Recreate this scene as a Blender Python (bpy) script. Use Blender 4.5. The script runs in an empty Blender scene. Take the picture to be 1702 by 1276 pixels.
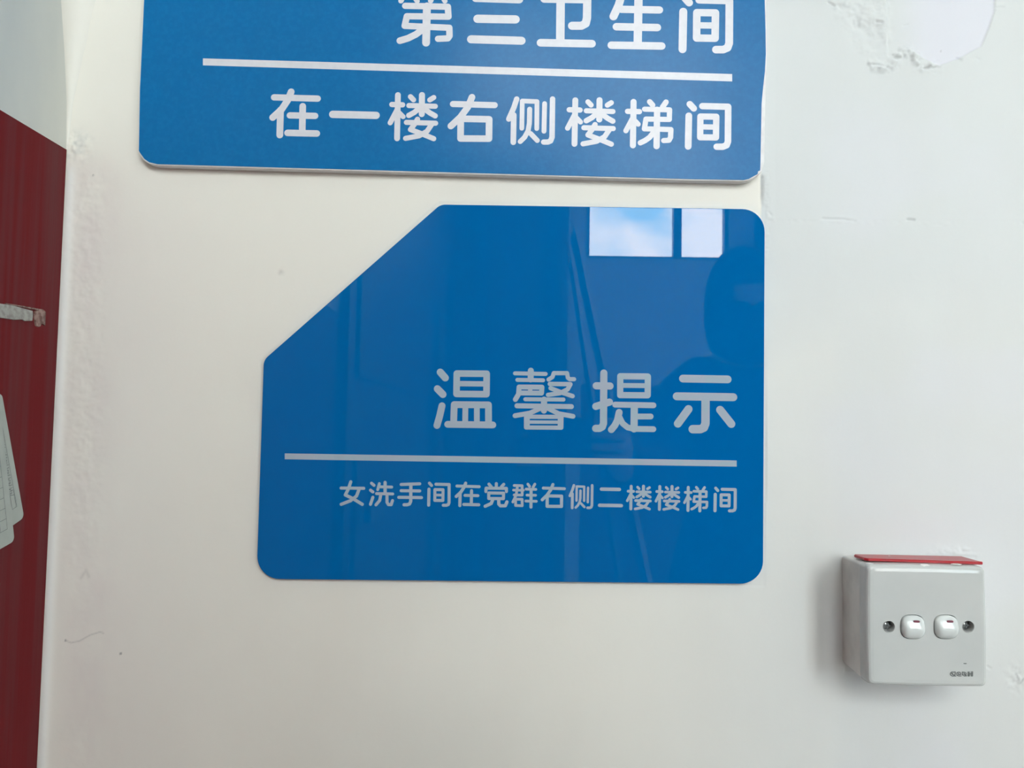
import bpy, bmesh, math, random
import numpy as np
from mathutils import Vector, Matrix
S = bpy.context.scene
COL = S.collection
PI = math.pi

# ------------------------------------------------------------------ camera
F = 1278.0                     # focal length in pixels of the 1702 x 1276 frame
CX, CY = 851.0, 638.0
VX, VY = 872.0, 705.0          # where the wall's normal meets the picture
CAM = Vector((0.0, -0.62, 1.22))
n = Vector(((VX-CX)/F, -(VY-CY)/F, -1.0)).normalized()      # world +Y in camera space
u = Vector((0.0165, 1.0, 0.0)); u = (u - n*u.dot(n)).normalized()   # world +Z in camera space
r = n.cross(u).normalized()                                  # world +X in camera space
R = Matrix((r, n, u))                                        # camera -> world rotation (rows)
cam = bpy.data.cameras.new('camera')
cam.sensor_width = 36.0; cam.lens = F/1702.0*36.0; cam.clip_start = 0.01; cam.clip_end = 200
camo = bpy.data.objects.new('camera', cam); COL.objects.link(camo)
camo.matrix_world = Matrix.Translation(CAM) @ R.to_4x4()
S.camera = camo

def ray(px, py): return R @ Vector(((px-CX)/F, -(py-CY)/F, -1.0))
def at(px, py, Y=0.0):
    d = ray(px, py); return CAM + d*((Y-CAM.y)/d.y)
def at_x(px, py, X):
    d = ray(px, py); return CAM + d*((X-CAM.x)/d.x)

# ------------------------------------------------------------------ sky, light, exposure
S.view_settings.view_transform = 'Standard'; S.view_settings.look = 'None'
S.view_settings.gamma = 1.0; S.view_settings.use_curve_mapping = False
S.view_settings.exposure = 1.0
W = bpy.data.worlds.new('sky'); S.world = W; W.use_nodes = True
nt = W.node_tree; nt.nodes.clear()
def N(t, kind, **kw):
    nd = t.nodes.new(kind)
    for k, v in kw.items(): setattr(nd, k, v)
    return nd
out = N(nt, 'ShaderNodeOutputWorld'); bg = N(nt, 'ShaderNodeBackground'); tc = N(nt, 'ShaderNodeTexCoord')
ns = N(nt, 'ShaderNodeTexNoise'); ns.inputs['Scale'].default_value = 5.0; ns.inputs['Detail'].default_value = 6
ns.inputs['Distortion'].default_value = 1.4
rp = N(nt, 'ShaderNodeValToRGB'); rp.color_ramp.elements[0].position = 0.36; rp.color_ramp.elements[0].color = (0.36, 0.64, 0.84, 1)
rp.color_ramp.elements[1].position = 0.54; rp.color_ramp.elements[1].color = (1.0, 0.965, 0.90, 1)
sx = N(nt, 'ShaderNodeSeparateXYZ'); gt = N(nt, 'ShaderNodeMath', operation='GREATER_THAN'); gt.inputs[1].default_value = 0.0
mx = N(nt, 'ShaderNodeMix', data_type='RGBA'); mx.inputs[6].default_value = (0.16, 0.15, 0.13, 1)
nt.links.new(tc.outputs['Generated'], ns.inputs['Vector']); nt.links.new(ns.outputs['Fac'], rp.inputs['Fac'])
nt.links.new(tc.outputs['Generated'], sx.inputs[0]); nt.links.new(sx.outputs['Z'], gt.inputs[0])
nt.links.new(gt.outputs[0], mx.inputs[0]); nt.links.new(rp.outputs['Color'], mx.inputs[7])
nt.links.new(mx.outputs[2], bg.inputs['Color']); bg.inputs['Strength'].default_value = 9.4
nt.links.new(bg.outputs[0], out.inputs['Surface'])

ROOM = dict(x0=-0.383, x1=2.7, y0=-3.5, y1=0.0, z1=3.8)
WINS_F = [(0.315, 1.09, 2.12, 3.65), (1.48, 2.6, 0.75, 3.65), (-0.36, 0.27, 2.80, 3.65)]   # x0,x1,z0,z1 of the openings in wall_front; all but the first are added for light
WIN_R = (-3.3, -2.3, 0.05, 3.65)         # y0,y1,z0,z1 of the opening in wall_right, an unseen window added for side light
def portal(name, loc, rot, sx_, sy_):
    l = bpy.data.lights.new(name, 'AREA'); l.shape = 'RECTANGLE'; l.size = sx_; l.size_y = sy_; l.energy = 1.0
    l.cycles.is_portal = True
    o = bpy.data.objects.new(name, l); o.location = loc; o.rotation_euler = rot; COL.objects.link(o)
for w_ in WINS_F: portal('daylight_portal', ((w_[0]+w_[1])/2, ROOM['y0']-0.03, (w_[2]+w_[3])/2), (PI/2, 0, 0), w_[1]-w_[0], w_[3]-w_[2])
portal('daylight_portal', (ROOM['x1']+0.03, (WIN_R[0]+WIN_R[1])/2, (WIN_R[2]+WIN_R[3])/2), (PI/2, 0, PI/2), WIN_R[1]-WIN_R[0], WIN_R[3]-WIN_R[2])

# ------------------------------------------------------------------ materials
def mat(name, col=(0.8, 0.8, 0.8), rough=0.5, metal=0.0, ior=1.5, spec=0.5, noise=None, bump=None, coat=0.0, attr=None):
    """noise=(scale, colour2, low, high, stretch) ; bump=(scale, strength, distance, stretch)"""
    m = bpy.data.materials.new(name); m.use_nodes = True; t = m.node_tree
    p = t.nodes['Principled BSDF']
    p.inputs['Base Color'].default_value = (*col, 1); p.inputs['Roughness'].default_value = rough
    p.inputs['Metallic'].default_value = metal; p.inputs['IOR'].default_value = ior
    p.inputs['Specular IOR Level'].default_value = spec; p.inputs['Coat Weight'].default_value = coat
    tc = N(t, 'ShaderNodeTexCoord')
    def tex(scale, stretch, detail=4):
        mp = N(t, 'ShaderNodeMapping'); mp.inputs['Scale'].default_value = stretch
        ns = N(t, 'ShaderNodeTexNoise'); ns.inputs['Scale'].default_value = scale; ns.inputs['Detail'].default_value = detail
        t.links.new(tc.outputs['Object'], mp.inputs['Vector']); t.links.new(mp.outputs[0], ns.inputs['Vector']); return ns
    src = None
    if attr:
        a = N(t, 'ShaderNodeAttribute', attribute_name=attr); src = a.outputs['Color']
    if noise:
        ns = tex(noise[0], noise[4]); rp = N(t, 'ShaderNodeMapRange'); rp.inputs['From Min'].default_value = noise[2]; rp.inputs['From Max'].default_value = noise[3]
        t.links.new(ns.outputs['Fac'], rp.inputs['Value'])
        mx = N(t, 'ShaderNodeMix', data_type='RGBA'); mx.inputs[6].default_value = (*col, 1); mx.inputs[7].default_value = (*noise[1], 1)
        t.links.new(rp.outputs[0], mx.inputs[0])
        if src:
            mx.blend_type = 'MULTIPLY'; t.links.new(src, mx.inputs[6])
        src = mx.outputs[2]
    if src: t.links.new(src, p.inputs['Base Color'])
    if bump:
        ns = tex(bump[0], bump[3]); b = N(t, 'ShaderNodeBump'); b.inputs['Strength'].default_value = bump[1]; b.inputs['Distance'].default_value = bump[2]
        t.links.new(ns.outputs['Fac'], b.inputs['Height']); t.links.new(b.outputs[0], p.inputs['Normal'])
    return m
U = (1, 1, 1)
M = {}
M['wall'] = mat('white_wall_paint', rough=0.55, spec=0.35, noise=(9, (0.965, 0.955, 0.95), 0.45, 0.75, (1, 1, .45)), bump=(260, 0.10, 0.0006, U), attr='tint')
M['wall_plain'] = mat('plain_wall_paint', (0.78, 0.775, 0.74), 0.6, noise=(5, (0.72, 0.72, 0.69), 0.4, 0.8, U))
M['wall_shade'] = mat('corner_plaster', (0.66, 0.66, 0.61), 0.6, noise=(14, (0.56, 0.58, 0.56), 0.35, 0.7, (1, 1, .35)), bump=(60, 0.3, 0.001, (1, 1, .3)))  # white side wall; its shade is put into this greyer colour
M['wall_corner'] = mat('warm_shaded_corner_paint', (0.740, 0.722, 0.670), 0.6, noise=(14, (0.76, 0.73, 0.68), 0.4, 0.75, (1, 1, .35)), bump=(60, 0.2, 0.001, (1, 1, .3)))  # warm wall tone, greyed to carry the corner's shading in its colour
M['dado'] = mat('dark_red_gloss_paint', (0.150, 0.012, 0.016), 0.40, spec=0.05, noise=(38, (0.130, 0.036, 0.040), 0.50, 0.72, (1, 1.6, .05)), bump=(70, 0.35, 0.0008, (1, 1.4, .06)))
M['ceiling'] = mat('ceiling_paint', (0.8, 0.8, 0.79), 0.7, noise=(4, (0.76, 0.76, 0.75), 0.4, 0.8, U))
M['floor'] = mat('pale_terrazzo', (0.58, 0.56, 0.52), 0.35, noise=(90, (0.72, 0.70, 0.66), 0.55, 0.65, U))
M['ground'] = mat('outdoor_ground', (0.5, 0.49, 0.46), 0.9, noise=(2, (0.42, 0.41, 0.37), 0.4, 0.7, U))
M['upper_film'] = mat('satin_blue_print', (0.000, 0.138, 0.375), 0.22, ior=1.5, spec=0.16, noise=(300, (0.002, 0.155, 0.410), 0.4, 0.7, U), bump=(700, 0.12, 0.0003, U))
M['upper_text'] = mat('satin_white_print', (0.66, 0.65, 0.70), 0.30, noise=(200, (0.62, 0.61, 0.66), 0.4, 0.7, U))
M['foam'] = mat('white_foam_board', (0.80, 0.79, 0.80), 0.6, noise=(150, (0.72, 0.70, 0.70), 0.4, 0.7, U))
M['acrylic'] = mat('blue_acrylic', (0.000, 0.122, 0.375), 0.012, ior=1.49, noise=(40, (0.000, 0.125, 0.38), 0.4, 0.7, U))
M['acrylic_text'] = mat('grey_print_in_acrylic', (0.395, 0.440, 0.520), 0.012, ior=1.49, noise=(80, (0.37, 0.45, 0.52), 0.45, 0.6, U))
M['switch'] = mat('white_abs_plastic', (0.56, 0.575, 0.57), 0.16, noise=(30, (0.53, 0.55, 0.545), 0.4, 0.7, U))
M['switch_box'] = mat('aged_white_plastic', (0.68, 0.67, 0.65), 0.40, noise=(40, (0.52, 0.51, 0.50), 0.45, 0.75, U))
M['rocker'] = mat('glossy_white_plastic', (0.68, 0.71, 0.71), 0.12, noise=(60, (0.66, 0.69, 0.69), 0.4, 0.7, U))
M['mark'] = mat('maroon_indicator', (0.22, 0.05, 0.08), 0.4, noise=(300, (0.12, 0.04, 0.06), 0.4, 0.7, U))
M['logo'] = mat('grey_moulded_print', (0.07, 0.08, 0.08), 0.5, noise=(900, (0.12, 0.13, 0.13), 0.4, 0.7, U))
M['screw'] = mat('zinc_screw', (0.45, 0.46, 0.46), 0.3, 1.0, noise=(400, (0.3, 0.31, 0.31), 0.4, 0.7, U))
M['red'] = mat('red_plastic', (0.42, 0.012, 0.022), 0.3, noise=(120, (0.36, 0.02, 0.03), 0.5, 0.75, U))
M['filler'] = mat('white_filler', (0.78, 0.78, 0.77), 0.7, noise=(300, (0.7, 0.7, 0.68), 0.4, 0.7, U))
M['card'] = mat('laminated_card', (0.40, 0.44, 0.42), 0.35, noise=(50, (0.36, 0.40, 0.38), 0.4, 0.7, U))
M['ink'] = mat('grey_ink', (0.11, 0.12, 0.13), 0.5, noise=(300, (0.18, 0.19, 0.2), 0.4, 0.7, U))
M['tape'] = mat('grey_foam_tape', (0.36, 0.36, 0.34), 0.85, noise=(220, (0.24, 0.22, 0.21), 0.42, 0.7, U), bump=(300, 0.8, 0.001, U))
M['glue'] = mat('brown_dried_glue', (0.26, 0.16, 0.14), 0.25, noise=(220, (0.13, 0.06, 0.05), 0.42, 0.62, U), bump=(200, 0.8, 0.001, U))
M['frame'] = mat('dark_window_frame', (0.05, 0.055, 0.06), 0.4, noise=(40, (0.07, 0.07, 0.075), 0.4, 0.7, U))
M['door'] = mat('dark_timber', (0.075, 0.050, 0.038), 0.5, noise=(12, (0.11, 0.075, 0.055), 0.4, 0.7, (1, 1, .1)))
M['steel'] = mat('brushed_steel', (0.6, 0.6, 0.6), 0.3, 1.0, noise=(50, (0.5, 0.5, 0.5), 0.4, 0.7, U))
M['board'] = mat('dark_display_board', (0.03, 0.035, 0.05), 0.5, noise=(20, (0.045, 0.05, 0.06), 0.4, 0.7, U))
M['edge'] = mat('aluminium_edging', (0.9, 0.9, 0.92), 0.22, 1.0, noise=(60, (0.75, 0.76, 0.78), 0.4, 0.7, U))
M['skin'] = mat('skin', (0.50, 0.31, 0.23), 0.5, noise=(40, (0.44, 0.26, 0.19), 0.4, 0.7, U))
M['hair'] = mat('black_hair', (0.008, 0.007, 0.007), 0.55, noise=(80, (0.02, 0.016, 0.014), 0.4, 0.7, (1, 1, .1)))
M['jacket'] = mat('dark_navy_cloth', (0.010, 0.012, 0.020), 0.9, noise=(60, (0.016, 0.018, 0.028), 0.4, 0.7, U))
M['trousers'] = mat('black_cloth', (0.008, 0.008, 0.010), 0.9, noise=(60, (0.014, 0.014, 0.016), 0.4, 0.7, U))
M['phone'] = mat('graphite_phone', (0.02, 0.02, 0.024), 0.3, noise=(60, (0.03, 0.03, 0.035), 0.4, 0.7, U))
M['eye'] = mat('eye_white', (0.7, 0.7, 0.68), 0.15, noise=(20, (0.66, 0.64, 0.62), 0.4, 0.7, U))
g = bpy.data.materials.new('window_glass'); g.use_nodes = True; t = g.node_tree; t.nodes.clear()
o_ = N(t, 'ShaderNodeOutputMaterial'); tr = N(t, 'ShaderNodeBsdfTransparent'); gl = N(t, 'ShaderNodeBsdfGlossy'); gl.inputs['Roughness'].default_value = 0.02
fr = N(t, 'ShaderNodeFresnel'); fr.inputs['IOR'].default_value = 1.5; ms = N(t, 'ShaderNodeMixShader'); tr.inputs['Color'].default_value = (0.985, 0.99, 0.985, 1)
t.links.new(fr.outputs[0], ms.inputs[0]); t.links.new(tr.outputs[0], ms.inputs[1]); t.links.new(gl.outputs[0], ms.inputs[2]); t.links.new(ms.outputs[0], o_.inputs['Surface'])
M['glass'] = g

# ------------------------------------------------------------------ helpers
def link(name, me, m=None, parent=None, smooth=False):
    o = bpy.data.objects.new(name, me); COL.objects.link(o)
    if m is not None: me.materials.append(m)
    if parent is not None: o.parent = parent; o.matrix_parent_inverse = Matrix.Translation(-parent.location)
    if smooth: me.polygons.foreach_set('use_smooth', [True]*len(me.polygons))
    return o
def obj(name, bm, m, parent=None, smooth=False):
    me = bpy.data.meshes.new(name); bm.to_mesh(me); bm.free(); return link(name, me, m, parent, smooth)
def thing(name, label, cat, loc, group=None):
    o = bpy.data.objects.new(name, None); COL.objects.link(o); o.location = loc; o.empty_display_size = 0.02
    o['label'] = label; o['category'] = cat
    if group: o['group'] = group
    return o
def struct(o): o['kind'] = 'structure'; return o
def box(bm, x0, x1, y0, y1, z0, z1, bev=0.0):
    b = bmesh.new(); bmesh.ops.create_cube(b, size=1.0)
    for v in b.verts: v.co = Vector(((x0+x1)/2+v.co.x*(x1-x0), (y0+y1)/2+v.co.y*(y1-y0), (z0+z1)/2+v.co.z*(z1-z0)))
    if bev: bmesh.ops.bevel(b, geom=b.edges[:], offset=bev, segments=2, affect='EDGES', profile=0.6)
    me = bpy.data.meshes.new('tmp'); b.to_mesh(me); b.free(); bm.from_mesh(me); bpy.data.meshes.remove(me); return bm
def boxes(name, lst, m, parent=None, bev=0.0):
    bm = bmesh.new()
    for b in lst: box(bm, *b, bev)
    return obj(name, bm, m, parent)
def fillet(pts, seg=8):
    """pts: (x, y, radius) -> list of 2D points with rounded corners"""
    out = []; k = len(pts)
    for i in range(k):
        p = Vector(pts[i][:2]); a = Vector(pts[i-1][:2]); b = Vector(pts[(i+1) % k][:2]); rr = pts[i][2]
        if rr <= 0: out.append(p); continue
        da = (a-p).normalized(); db = (b-p).normalized(); ang = da.angle(db)
        t_ = rr/math.tan(ang/2); c = p + (da+db).normalized()*(rr/math.sin(ang/2))
        s = p+da*t_-c; e = p+db*t_-c; a0 = math.atan2(s.y, s.x); a1 = math.atan2(e.y, e.x)
        d = (a1-a0+PI) % (2*PI)-PI
        for j in range(seg+1):
            an = a0+d*j/seg; out.append(c+Vector((math.cos(an), math.sin(an)))*rr)
    return out
def inset(pts, d):
    k = len(pts); area = sum(pts[i].x*pts[(i+1) % k].y-pts[(i+1) % k].x*pts[i].y for i in range(k)); s = 1 if area > 0 else -1
    res = []
    for i in range(k):
        a = (pts[i]-pts[i-1]); b = (pts[(i+1) % k]-pts[i])
        if a.length < 1e-9: a = b
        if b.length < 1e-9: b = a
        na = Vector((-a.y, a.x)).normalized(); nb = Vector((-b.y, b.x)).normalized(); m_ = (na+nb).normalized()
        res.append(pts[i]+m_*s*d/max(.5, m_.dot(na)))
    return res
def slab(name, pts, yf, yb, bev, m, parent=None):
    """pts in (X, Z); a plate from depth yb to yf (front, nearer the camera) with a small bevelled front edge"""
    bm = bmesh.new(); rings = []
    for q, y in ((inset(pts, bev), yf), (inset(pts, bev*.3), yf+bev*.3), (pts, yf+bev), (pts, yb)):
        rings.append([bm.verts.new((p.x, y, p.y)) for p in q])
    k = len(pts)
    for a, b in zip(rings, rings[1:]):
        for i in range(k): bm.faces.new((a[i], a[(i+1) % k], b[(i+1) % k], b[i]))
    bm.faces.new(rings[0]); bm.faces.new(rings[-1][::-1]); bmesh.ops.recalc_face_normals(bm, faces=bm.faces)
    return obj(name, bm, m, parent)
def pxs(pts, Y): return [Vector((q.x, q.z)) for q in (at(p[0], p[1], Y) for p in pts)]

def stroke_mesh(name, lines, to3, nrm, m, parent, lift=1.6e-6, seg=9):
    """lines: [(2D points, width in metres along the plane, list of 3D points)] drawn as rounded-cap ribbons on a plane"""
    bm = bmesh.new(); k = 0
    for pts, w in lines:
        P = [to3(p) for p in pts]; h = w/2
        for i, p in enumerate(P):
            k += 1; o = nrm*(lift*k)
            if i+1 < len(P):
                d = (P[i+1]-p)
                if d.length > 1e-7:
                    d.normalize(); s = nrm.cross(d)*h; q = P[i+1]
                    bm.faces.new([bm.verts.new(v+o) for v in (p-s, q-s, q+s, p+s)])
                    k += 1; o = nrm*(lift*k)
            a = nrm.orthogonal().normalized(); b = nrm.cross(a)
            bm.faces.new([bm.verts.new(p+o+(a*math.cos(2*PI*j/(2*seg))+b*math.sin(2*PI*j/(2*seg)))*h) for j in range(2*seg)])
    bmesh.ops.recalc_face_normals(bm, faces=bm.faces)
    for f in bm.faces:
        if f.normal.dot(nrm) < 0: f.normal_flip()
    return obj(name, bm, m, parent)

# ------------------------------------------------------------------ the wall in front: height field of the real plaster
def lattice(x, y, s, seed):
    rg = np.random.RandomState(seed); T = rg.rand(256, 256)
    x = x*s; y = y*s; xi = np.floor(x).astype(int); yi = np.floor(y).astype(int); fx = x-xi; fy = y-yi
    fx = fx*fx*(3-2*fx); fy = fy*fy*(3-2*fy); xi %= 256; yi %= 256; x2 = (xi+1) % 256; y2 = (yi+1) % 256
    return (T[xi, yi]*(1-fx)+T[x2, yi]*fx)*(1-fy)+(T[xi, y2]*(1-fx)+T[x2, y2]*fx)*fy
def fbm(x, y, s, seed, o=4):
    v = 0; a = 1.0; tt = 0
    for i in range(o): v = v+a*lattice(x, y, s*2**i, seed+i); tt += a; a *= .5
    return v/tt-.5
def sm(a, b, v):
    t_ = np.clip((v-a)/(b-a), 0, 1); return t_*t_*(3-2*t_)
def poly_sd(px, py, poly):
    """signed distance in the units of the input, negative inside"""
    d = np.full(px.shape, 1e9); ins = np.zeros(px.shape, bool); k = len(poly)
    for i in range(k):
        ax, ay = poly[i]; bx, by = poly[(i+1) % k]; ex, ey = bx-ax, by-ay
        tt = np.clip(((px-ax)*ex+(py-ay)*ey)/(ex*ex+ey*ey), 0, 1)
        d = np.minimum(d, np.hypot(px-ax-tt*ex, py-ay-tt*ey))
        c = ((ay > py) != (by > py)) & (px < (bx-ax)*(py-ay)/(by-ay+1e-12)+ax); ins ^= c
    return np.where(ins, -d, d)
def seg_d(px, py, pts):
    d = np.full(px.shape, 1e9)
    for (ax, ay), (bx, by) in zip(pts, pts[1:]):
        ex, ey = bx-ax, by-ay; tt = np.clip(((px-ax)*ex+(py-ay)*ey)/(ex*ex+ey*ey), 0, 1)
        d = np.minimum(d, np.hypot(px-ax-tt*ex, py-ay-tt*ey))
    return d
XS = ROOM['x0']
gx0, gx1, gz0, gz1 = XS, 0.47, 0.90, 1.62
GX, GZ = 900, 760
Xg, Zg = np.meshgrid(np.linspace(gx0, gx1, GX), np.linspace(gz0, gz1, GZ), indexing='ij')
# picture-frame coordinates of each wall point, only used to place the marks where the photograph shows them on the wall
Ri = np.array(R.transposed()); rel = np.stack([Xg-CAM.x, np.full_like(Xg, -CAM.y), Zg-CAM.z], -1) @ Ri.T
PX = CX-F*rel[..., 0]/rel[..., 2]; PY = CY+F*rel[..., 1]/rel[..., 2]
wx = fbm(Xg, Zg, 60, 3)*16; wy = fbm(Xg, Zg, 60, 9)*16
H = fbm(Xg, Zg, 5, 21, 3)*0.0016 + fbm(Xg, Zg*.4, 90, 31, 2)*0.00016
# repainted skim coat: raised sheet to the right of the upper sign with a cut edge
skx = sm(1264, 1266.5, PX+wx*.15+fbm(Xg, Zg, 300, 5)*3); sky_ = 1-sm(362, 368, PY+wy*.2)
H += skx*sky_*0.0004*(1-.8*sm(1275, 1290, PX))
edge = np.exp(-((PX-1266-wx*.15)/2.2)**2)*sm(288, 296, PY)*(1-sm(325, 350, PY))
H -= edge*0.0014
# rough strip beside that cut
rs = np.exp(-((PX-1272)/7)**2)*(1-sm(400, 470, PY)); H += rs*fbm(Xg, Zg, 700, 8, 2)*0.0007
seam = np.exp(-((PY-366-(PX-1270)*.02-wy*.3)/2.5)**2)*sm(1266, 1280, PX)*(1-sm(1560, 1640, PX)); H += seam*fbm(Xg, Zg, 260, 12, 3)*0.0006
# smooth filled patch top right, sunk under the old paint
patch = [(1474, -60), (1474, 60), (1476, 96), (1490, 92), (1502, 82), (1520, 86), (1540, 100), (1562, 109), (1592, 98), (1610, 88), (1632, 77), (1645, 45), (1654, 18), (1655, -60)]
sd = poly_sd(PX, PY, patch); inside = 1-sm(-1.6, 0.6, sd+fbm(Xg, Zg, 200, 44, 2)*3*(1-sm(1600, 1635, PX)))
Hp = fbm(Xg, Zg, 12, 61, 2)*0.0005
H = H*(1-inside)+(Hp-0.0012)*inside
rim = np.exp(-(seg_d(PX, PY, [(1450, 107), (1480, 112), (1492, 92), (1506, 84), (1520, 92), (1530, 110), (1555, 112)])/9)**2)
H += rim*np.abs(fbm(Xg, Zg, 150, 71, 5))*0.0090
fl = np.exp(-(poly_sd(PX, PY, [(1372, -60), (1470, -60), (1472, 62), (1452, 55), (1425, 40), (1400, 26)]).clip(0)/9)**2)
H += fl*(fbm(Xg, Zg, 120, 81, 5)*0.0042)
fl2 = np.exp(-(poly_sd(PX, PY, [(1412, 45), (1468, 60), (1466, 80), (1430, 85)]).clip(0)/10)**2); H += fl2*fbm(Xg, Zg, 110, 85, 4)*0.0018
for pts, dep, wd in (([(1377, 4), (1387, 10)], .0016, 1.3), ([(1455, 36), (1466, 38)], .0016, 1.4), ([(1448, 107), (1475, 112)], .0016, 1.3), ([(1533, 115), (1555, 113), (1562, 110)], .0018, 1.2),
                     ([(1590, 96), (1598, 100)], .0015, 1.5), ([(1503, 42), (1510, 40)], .0006, 1.2), ([(1622, 95), (1629, 100)], .0006, 1.2), ([(1508, 365), (1520, 366)], .0016, 1.3), ([(1366, 363), (1385, 364), (1400, 364), (1422, 368)], .0009, 1.1),
                     ([(1640, 1107), (1646, 1111)], .0007, 1.3), ([(1277, 352), (1282, 358)], .0006, 1.2), ([(1655, 12), (1668, 12)], .0005, 1.2), ([(1698, 370), (1702, 372)], .0006, 1)):
    H -= np.exp(-(seg_d(PX, PY, pts)/wd)**2)*dep
# lower right scuffs, smear above the switch, corner roughness
H += np.exp(-(((PX-1690)/14)**2+((PY-1128)/18)**2))*fbm(Xg, Zg, 320, 91, 3)*0.003
H += np.exp(-(((PX-1585)/30)**2+((PY-918)/9)**2))*np.abs(fbm(Xg, Zg, 180, 95, 3))*0.004
cr = np.exp(-((PX-140)/32)**2)*sm(245, 330, PY)*(1-sm(600, 1000, PY)*.6); H += cr*fbm(Xg, Zg, 170, 101, 4)*0.0009
top = np.exp(-(((PX-128)/22)**2+((PY-240)/22)**2)); H += top*fbm(Xg, Zg, 220, 105, 4)*0.0030
bead = np.exp(-((Xg-XS-.004)/.004)**2)*sm(262, 300, PY); H += bead*0.0008
H += np.exp(-(((PX-467)/5)**2+((PY-452)/5)**2))*fbm(Xg, Zg, 500, 111, 2)*0.0016
# keep the plaster flat where the two signs and the switch box lie on it
for p4 in ([(236, -60), (228, 262), (250, 276), (1258, 302), (1268, 275), (1273, -60)], [(434, 600), (425, 960), (1270, 972), (1272, 345), (730, 338)], [(1404, 925), (1404, 1115), (1620, 1130), (1620, 925)]):
    H = np.minimum(H, np.where(poly_sd(PX, PY, p4) < 2, -0.0001, 1))
# paint tint: warm old coat, cool new coat and lilac filler (both darkened to offset the stronger light there), ochre-pink grime by the corner
warm = np.array((0.810, 0.778, 0.715)); cool = np.array((0.645, 0.660, 0.665)); lil = np.array((0.675, 0.675, 0.735)); pink = np.array((0.74, 0.675, 0.645)); bw = np.array((0.83, 0.83, 0.81))
cf = np.maximum(skx*(1-sm(420, 900, PY)), sm(900, 1420, PX)*sm(330, 600, PY)*.75); cf = np.maximum(cf, sm(1266, 1420, PX)*.9)
C = warm*(1-cf[..., None])+cool*cf[..., None]
li = inside*sm(1475, 1560, PX+wx); C = C*(1-li[..., None])+lil*li[..., None]
li2 = .35*sm(.0, .25, fbm(Xg, Zg, 9, 131, 3))*sm(1280, 1400, PX); C = C*(1-li2[..., None])+lil*li2[..., None]
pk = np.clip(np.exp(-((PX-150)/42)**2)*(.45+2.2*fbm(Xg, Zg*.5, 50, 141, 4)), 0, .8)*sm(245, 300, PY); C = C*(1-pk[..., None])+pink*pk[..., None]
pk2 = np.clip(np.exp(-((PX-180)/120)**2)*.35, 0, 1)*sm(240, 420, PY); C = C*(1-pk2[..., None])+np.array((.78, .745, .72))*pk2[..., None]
bd = np.clip(bead, 0, 1); C = C*(1-bd[..., None])+bw*bd[..., None]
gr = top*np.clip(.5+3*fbm(Xg, Zg, 260, 151, 3), 0, 1)*.5; C = C*(1-gr[..., None])+np.array((.55, .57, .56))*gr[..., None]
pencil = np.exp(-(seg_d(PX, PY, [(109, 1064), (118, 1068), (132, 1065), (150, 1055), (166, 1050), (172, 1052)])/1.1)**2)*.28
dot = np.exp(-(np.hypot(PX-200.5, PY-1086)/1.8)**4)*.85+np.exp(-(np.hypot(PX-109, PY-1064)/1.6)**4)*.6+np.exp(-(np.hypot(PX-155, PY-291)/1.5)**4)*.5+np.exp(-(np.hypot(PX-1565, PY-84)/1.3)**4)*.35
smud = np.exp(-(seg_d(PX, PY, [(135, 960), (143, 948), (148, 958)])/2.5)**2)*.15+np.exp(-(((PX-467)/4)**2+((PY-452)/4)**2))*.25+np.exp(-(seg_d(PX, PY, [(1690, 1120), (1696, 1135), (1702, 1128)])/1.6)**2)*.35
cut = np.exp(-((PX-1265.5-wx*.15)/1.3)**2)*sm(286, 296, PY)*(1-sm(322, 345, PY))*.45
ink = np.clip(pencil+dot+smud+cut, 0, .95); C = C*(1-ink[..., None])+np.array((.10, .10, .11))*ink[..., None]
# towards the rim of the fine mesh the plaster settles to the plain wall around it
fade = sm(0, .025, gx1-Xg)*sm(0, .03, Zg-gz0)*sm(0, .03, gz1-Zg); H = H*fade
plain = warm+(cool-warm)*((Xg-gx0)/(gx1-gx0))[..., None]; C = C*fade[..., None]+plain*(1-fade[..., None])
co = np.stack([Xg, -H, Zg], -1).reshape(-1, 3)
ii = (np.arange(GX-1)[:, None]*GZ+np.arange(GZ-1)[None, :]).reshape(-1)
quads = np.stack([ii, ii+GZ, ii+GZ+1, ii+1], -1)
b0 = len(co); ZT = ROOM['z1']; X1 = ROOM['x1']
ext = np.array([(gx0, 0, 0), (gx1, 0, 0), (X1, 0, 0), (gx0, 0, gz0), (gx1, 0, gz0), (X1, 0, gz0), (gx0, 0, gz1), (gx1, 0, gz1), (X1, 0, gz1), (gx0, 0, ZT), (gx1, 0, ZT), (X1, 0, ZT)])
eq = np.array([(0, 1, 4, 3), (1, 2, 5, 4), (4, 5, 8, 7), (6, 7, 10, 9), (7, 8, 11, 10)])+b0
co = np.concatenate([co, ext]); quads = np.concatenate([quads, eq])
cc = np.concatenate([np.concatenate([C.reshape(-1, 3), np.ones((b0, 1))], 1), np.array([(*(warm if e[0] == gx0 else cool), 1) for e in ext])])
me = bpy.data.meshes.new('wall_back'); me.vertices.add(len(co)); me.vertices.foreach_set('co', co.astype(np.float32).ravel())
me.loops.add(quads.size); me.loops.foreach_set('vertex_index', quads.ravel().astype(np.int32)); me.polygons.add(len(quads))
me.polygons.foreach_set('loop_start', np.arange(0, quads.size, 4, dtype=np.int32)); me.polygons.foreach_set('loop_total', np.full(len(quads), 4, np.int32))
me.polygons.foreach_set('use_smooth', np.ones(len(quads), bool)); me.update(calc_edges=True)
ca = me.color_attributes.new('tint', 'FLOAT_COLOR', 'POINT'); ca.data.foreach_set('color', cc.astype(np.float32).ravel())
struct(link('wall_back', me, M['wall']))

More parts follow.
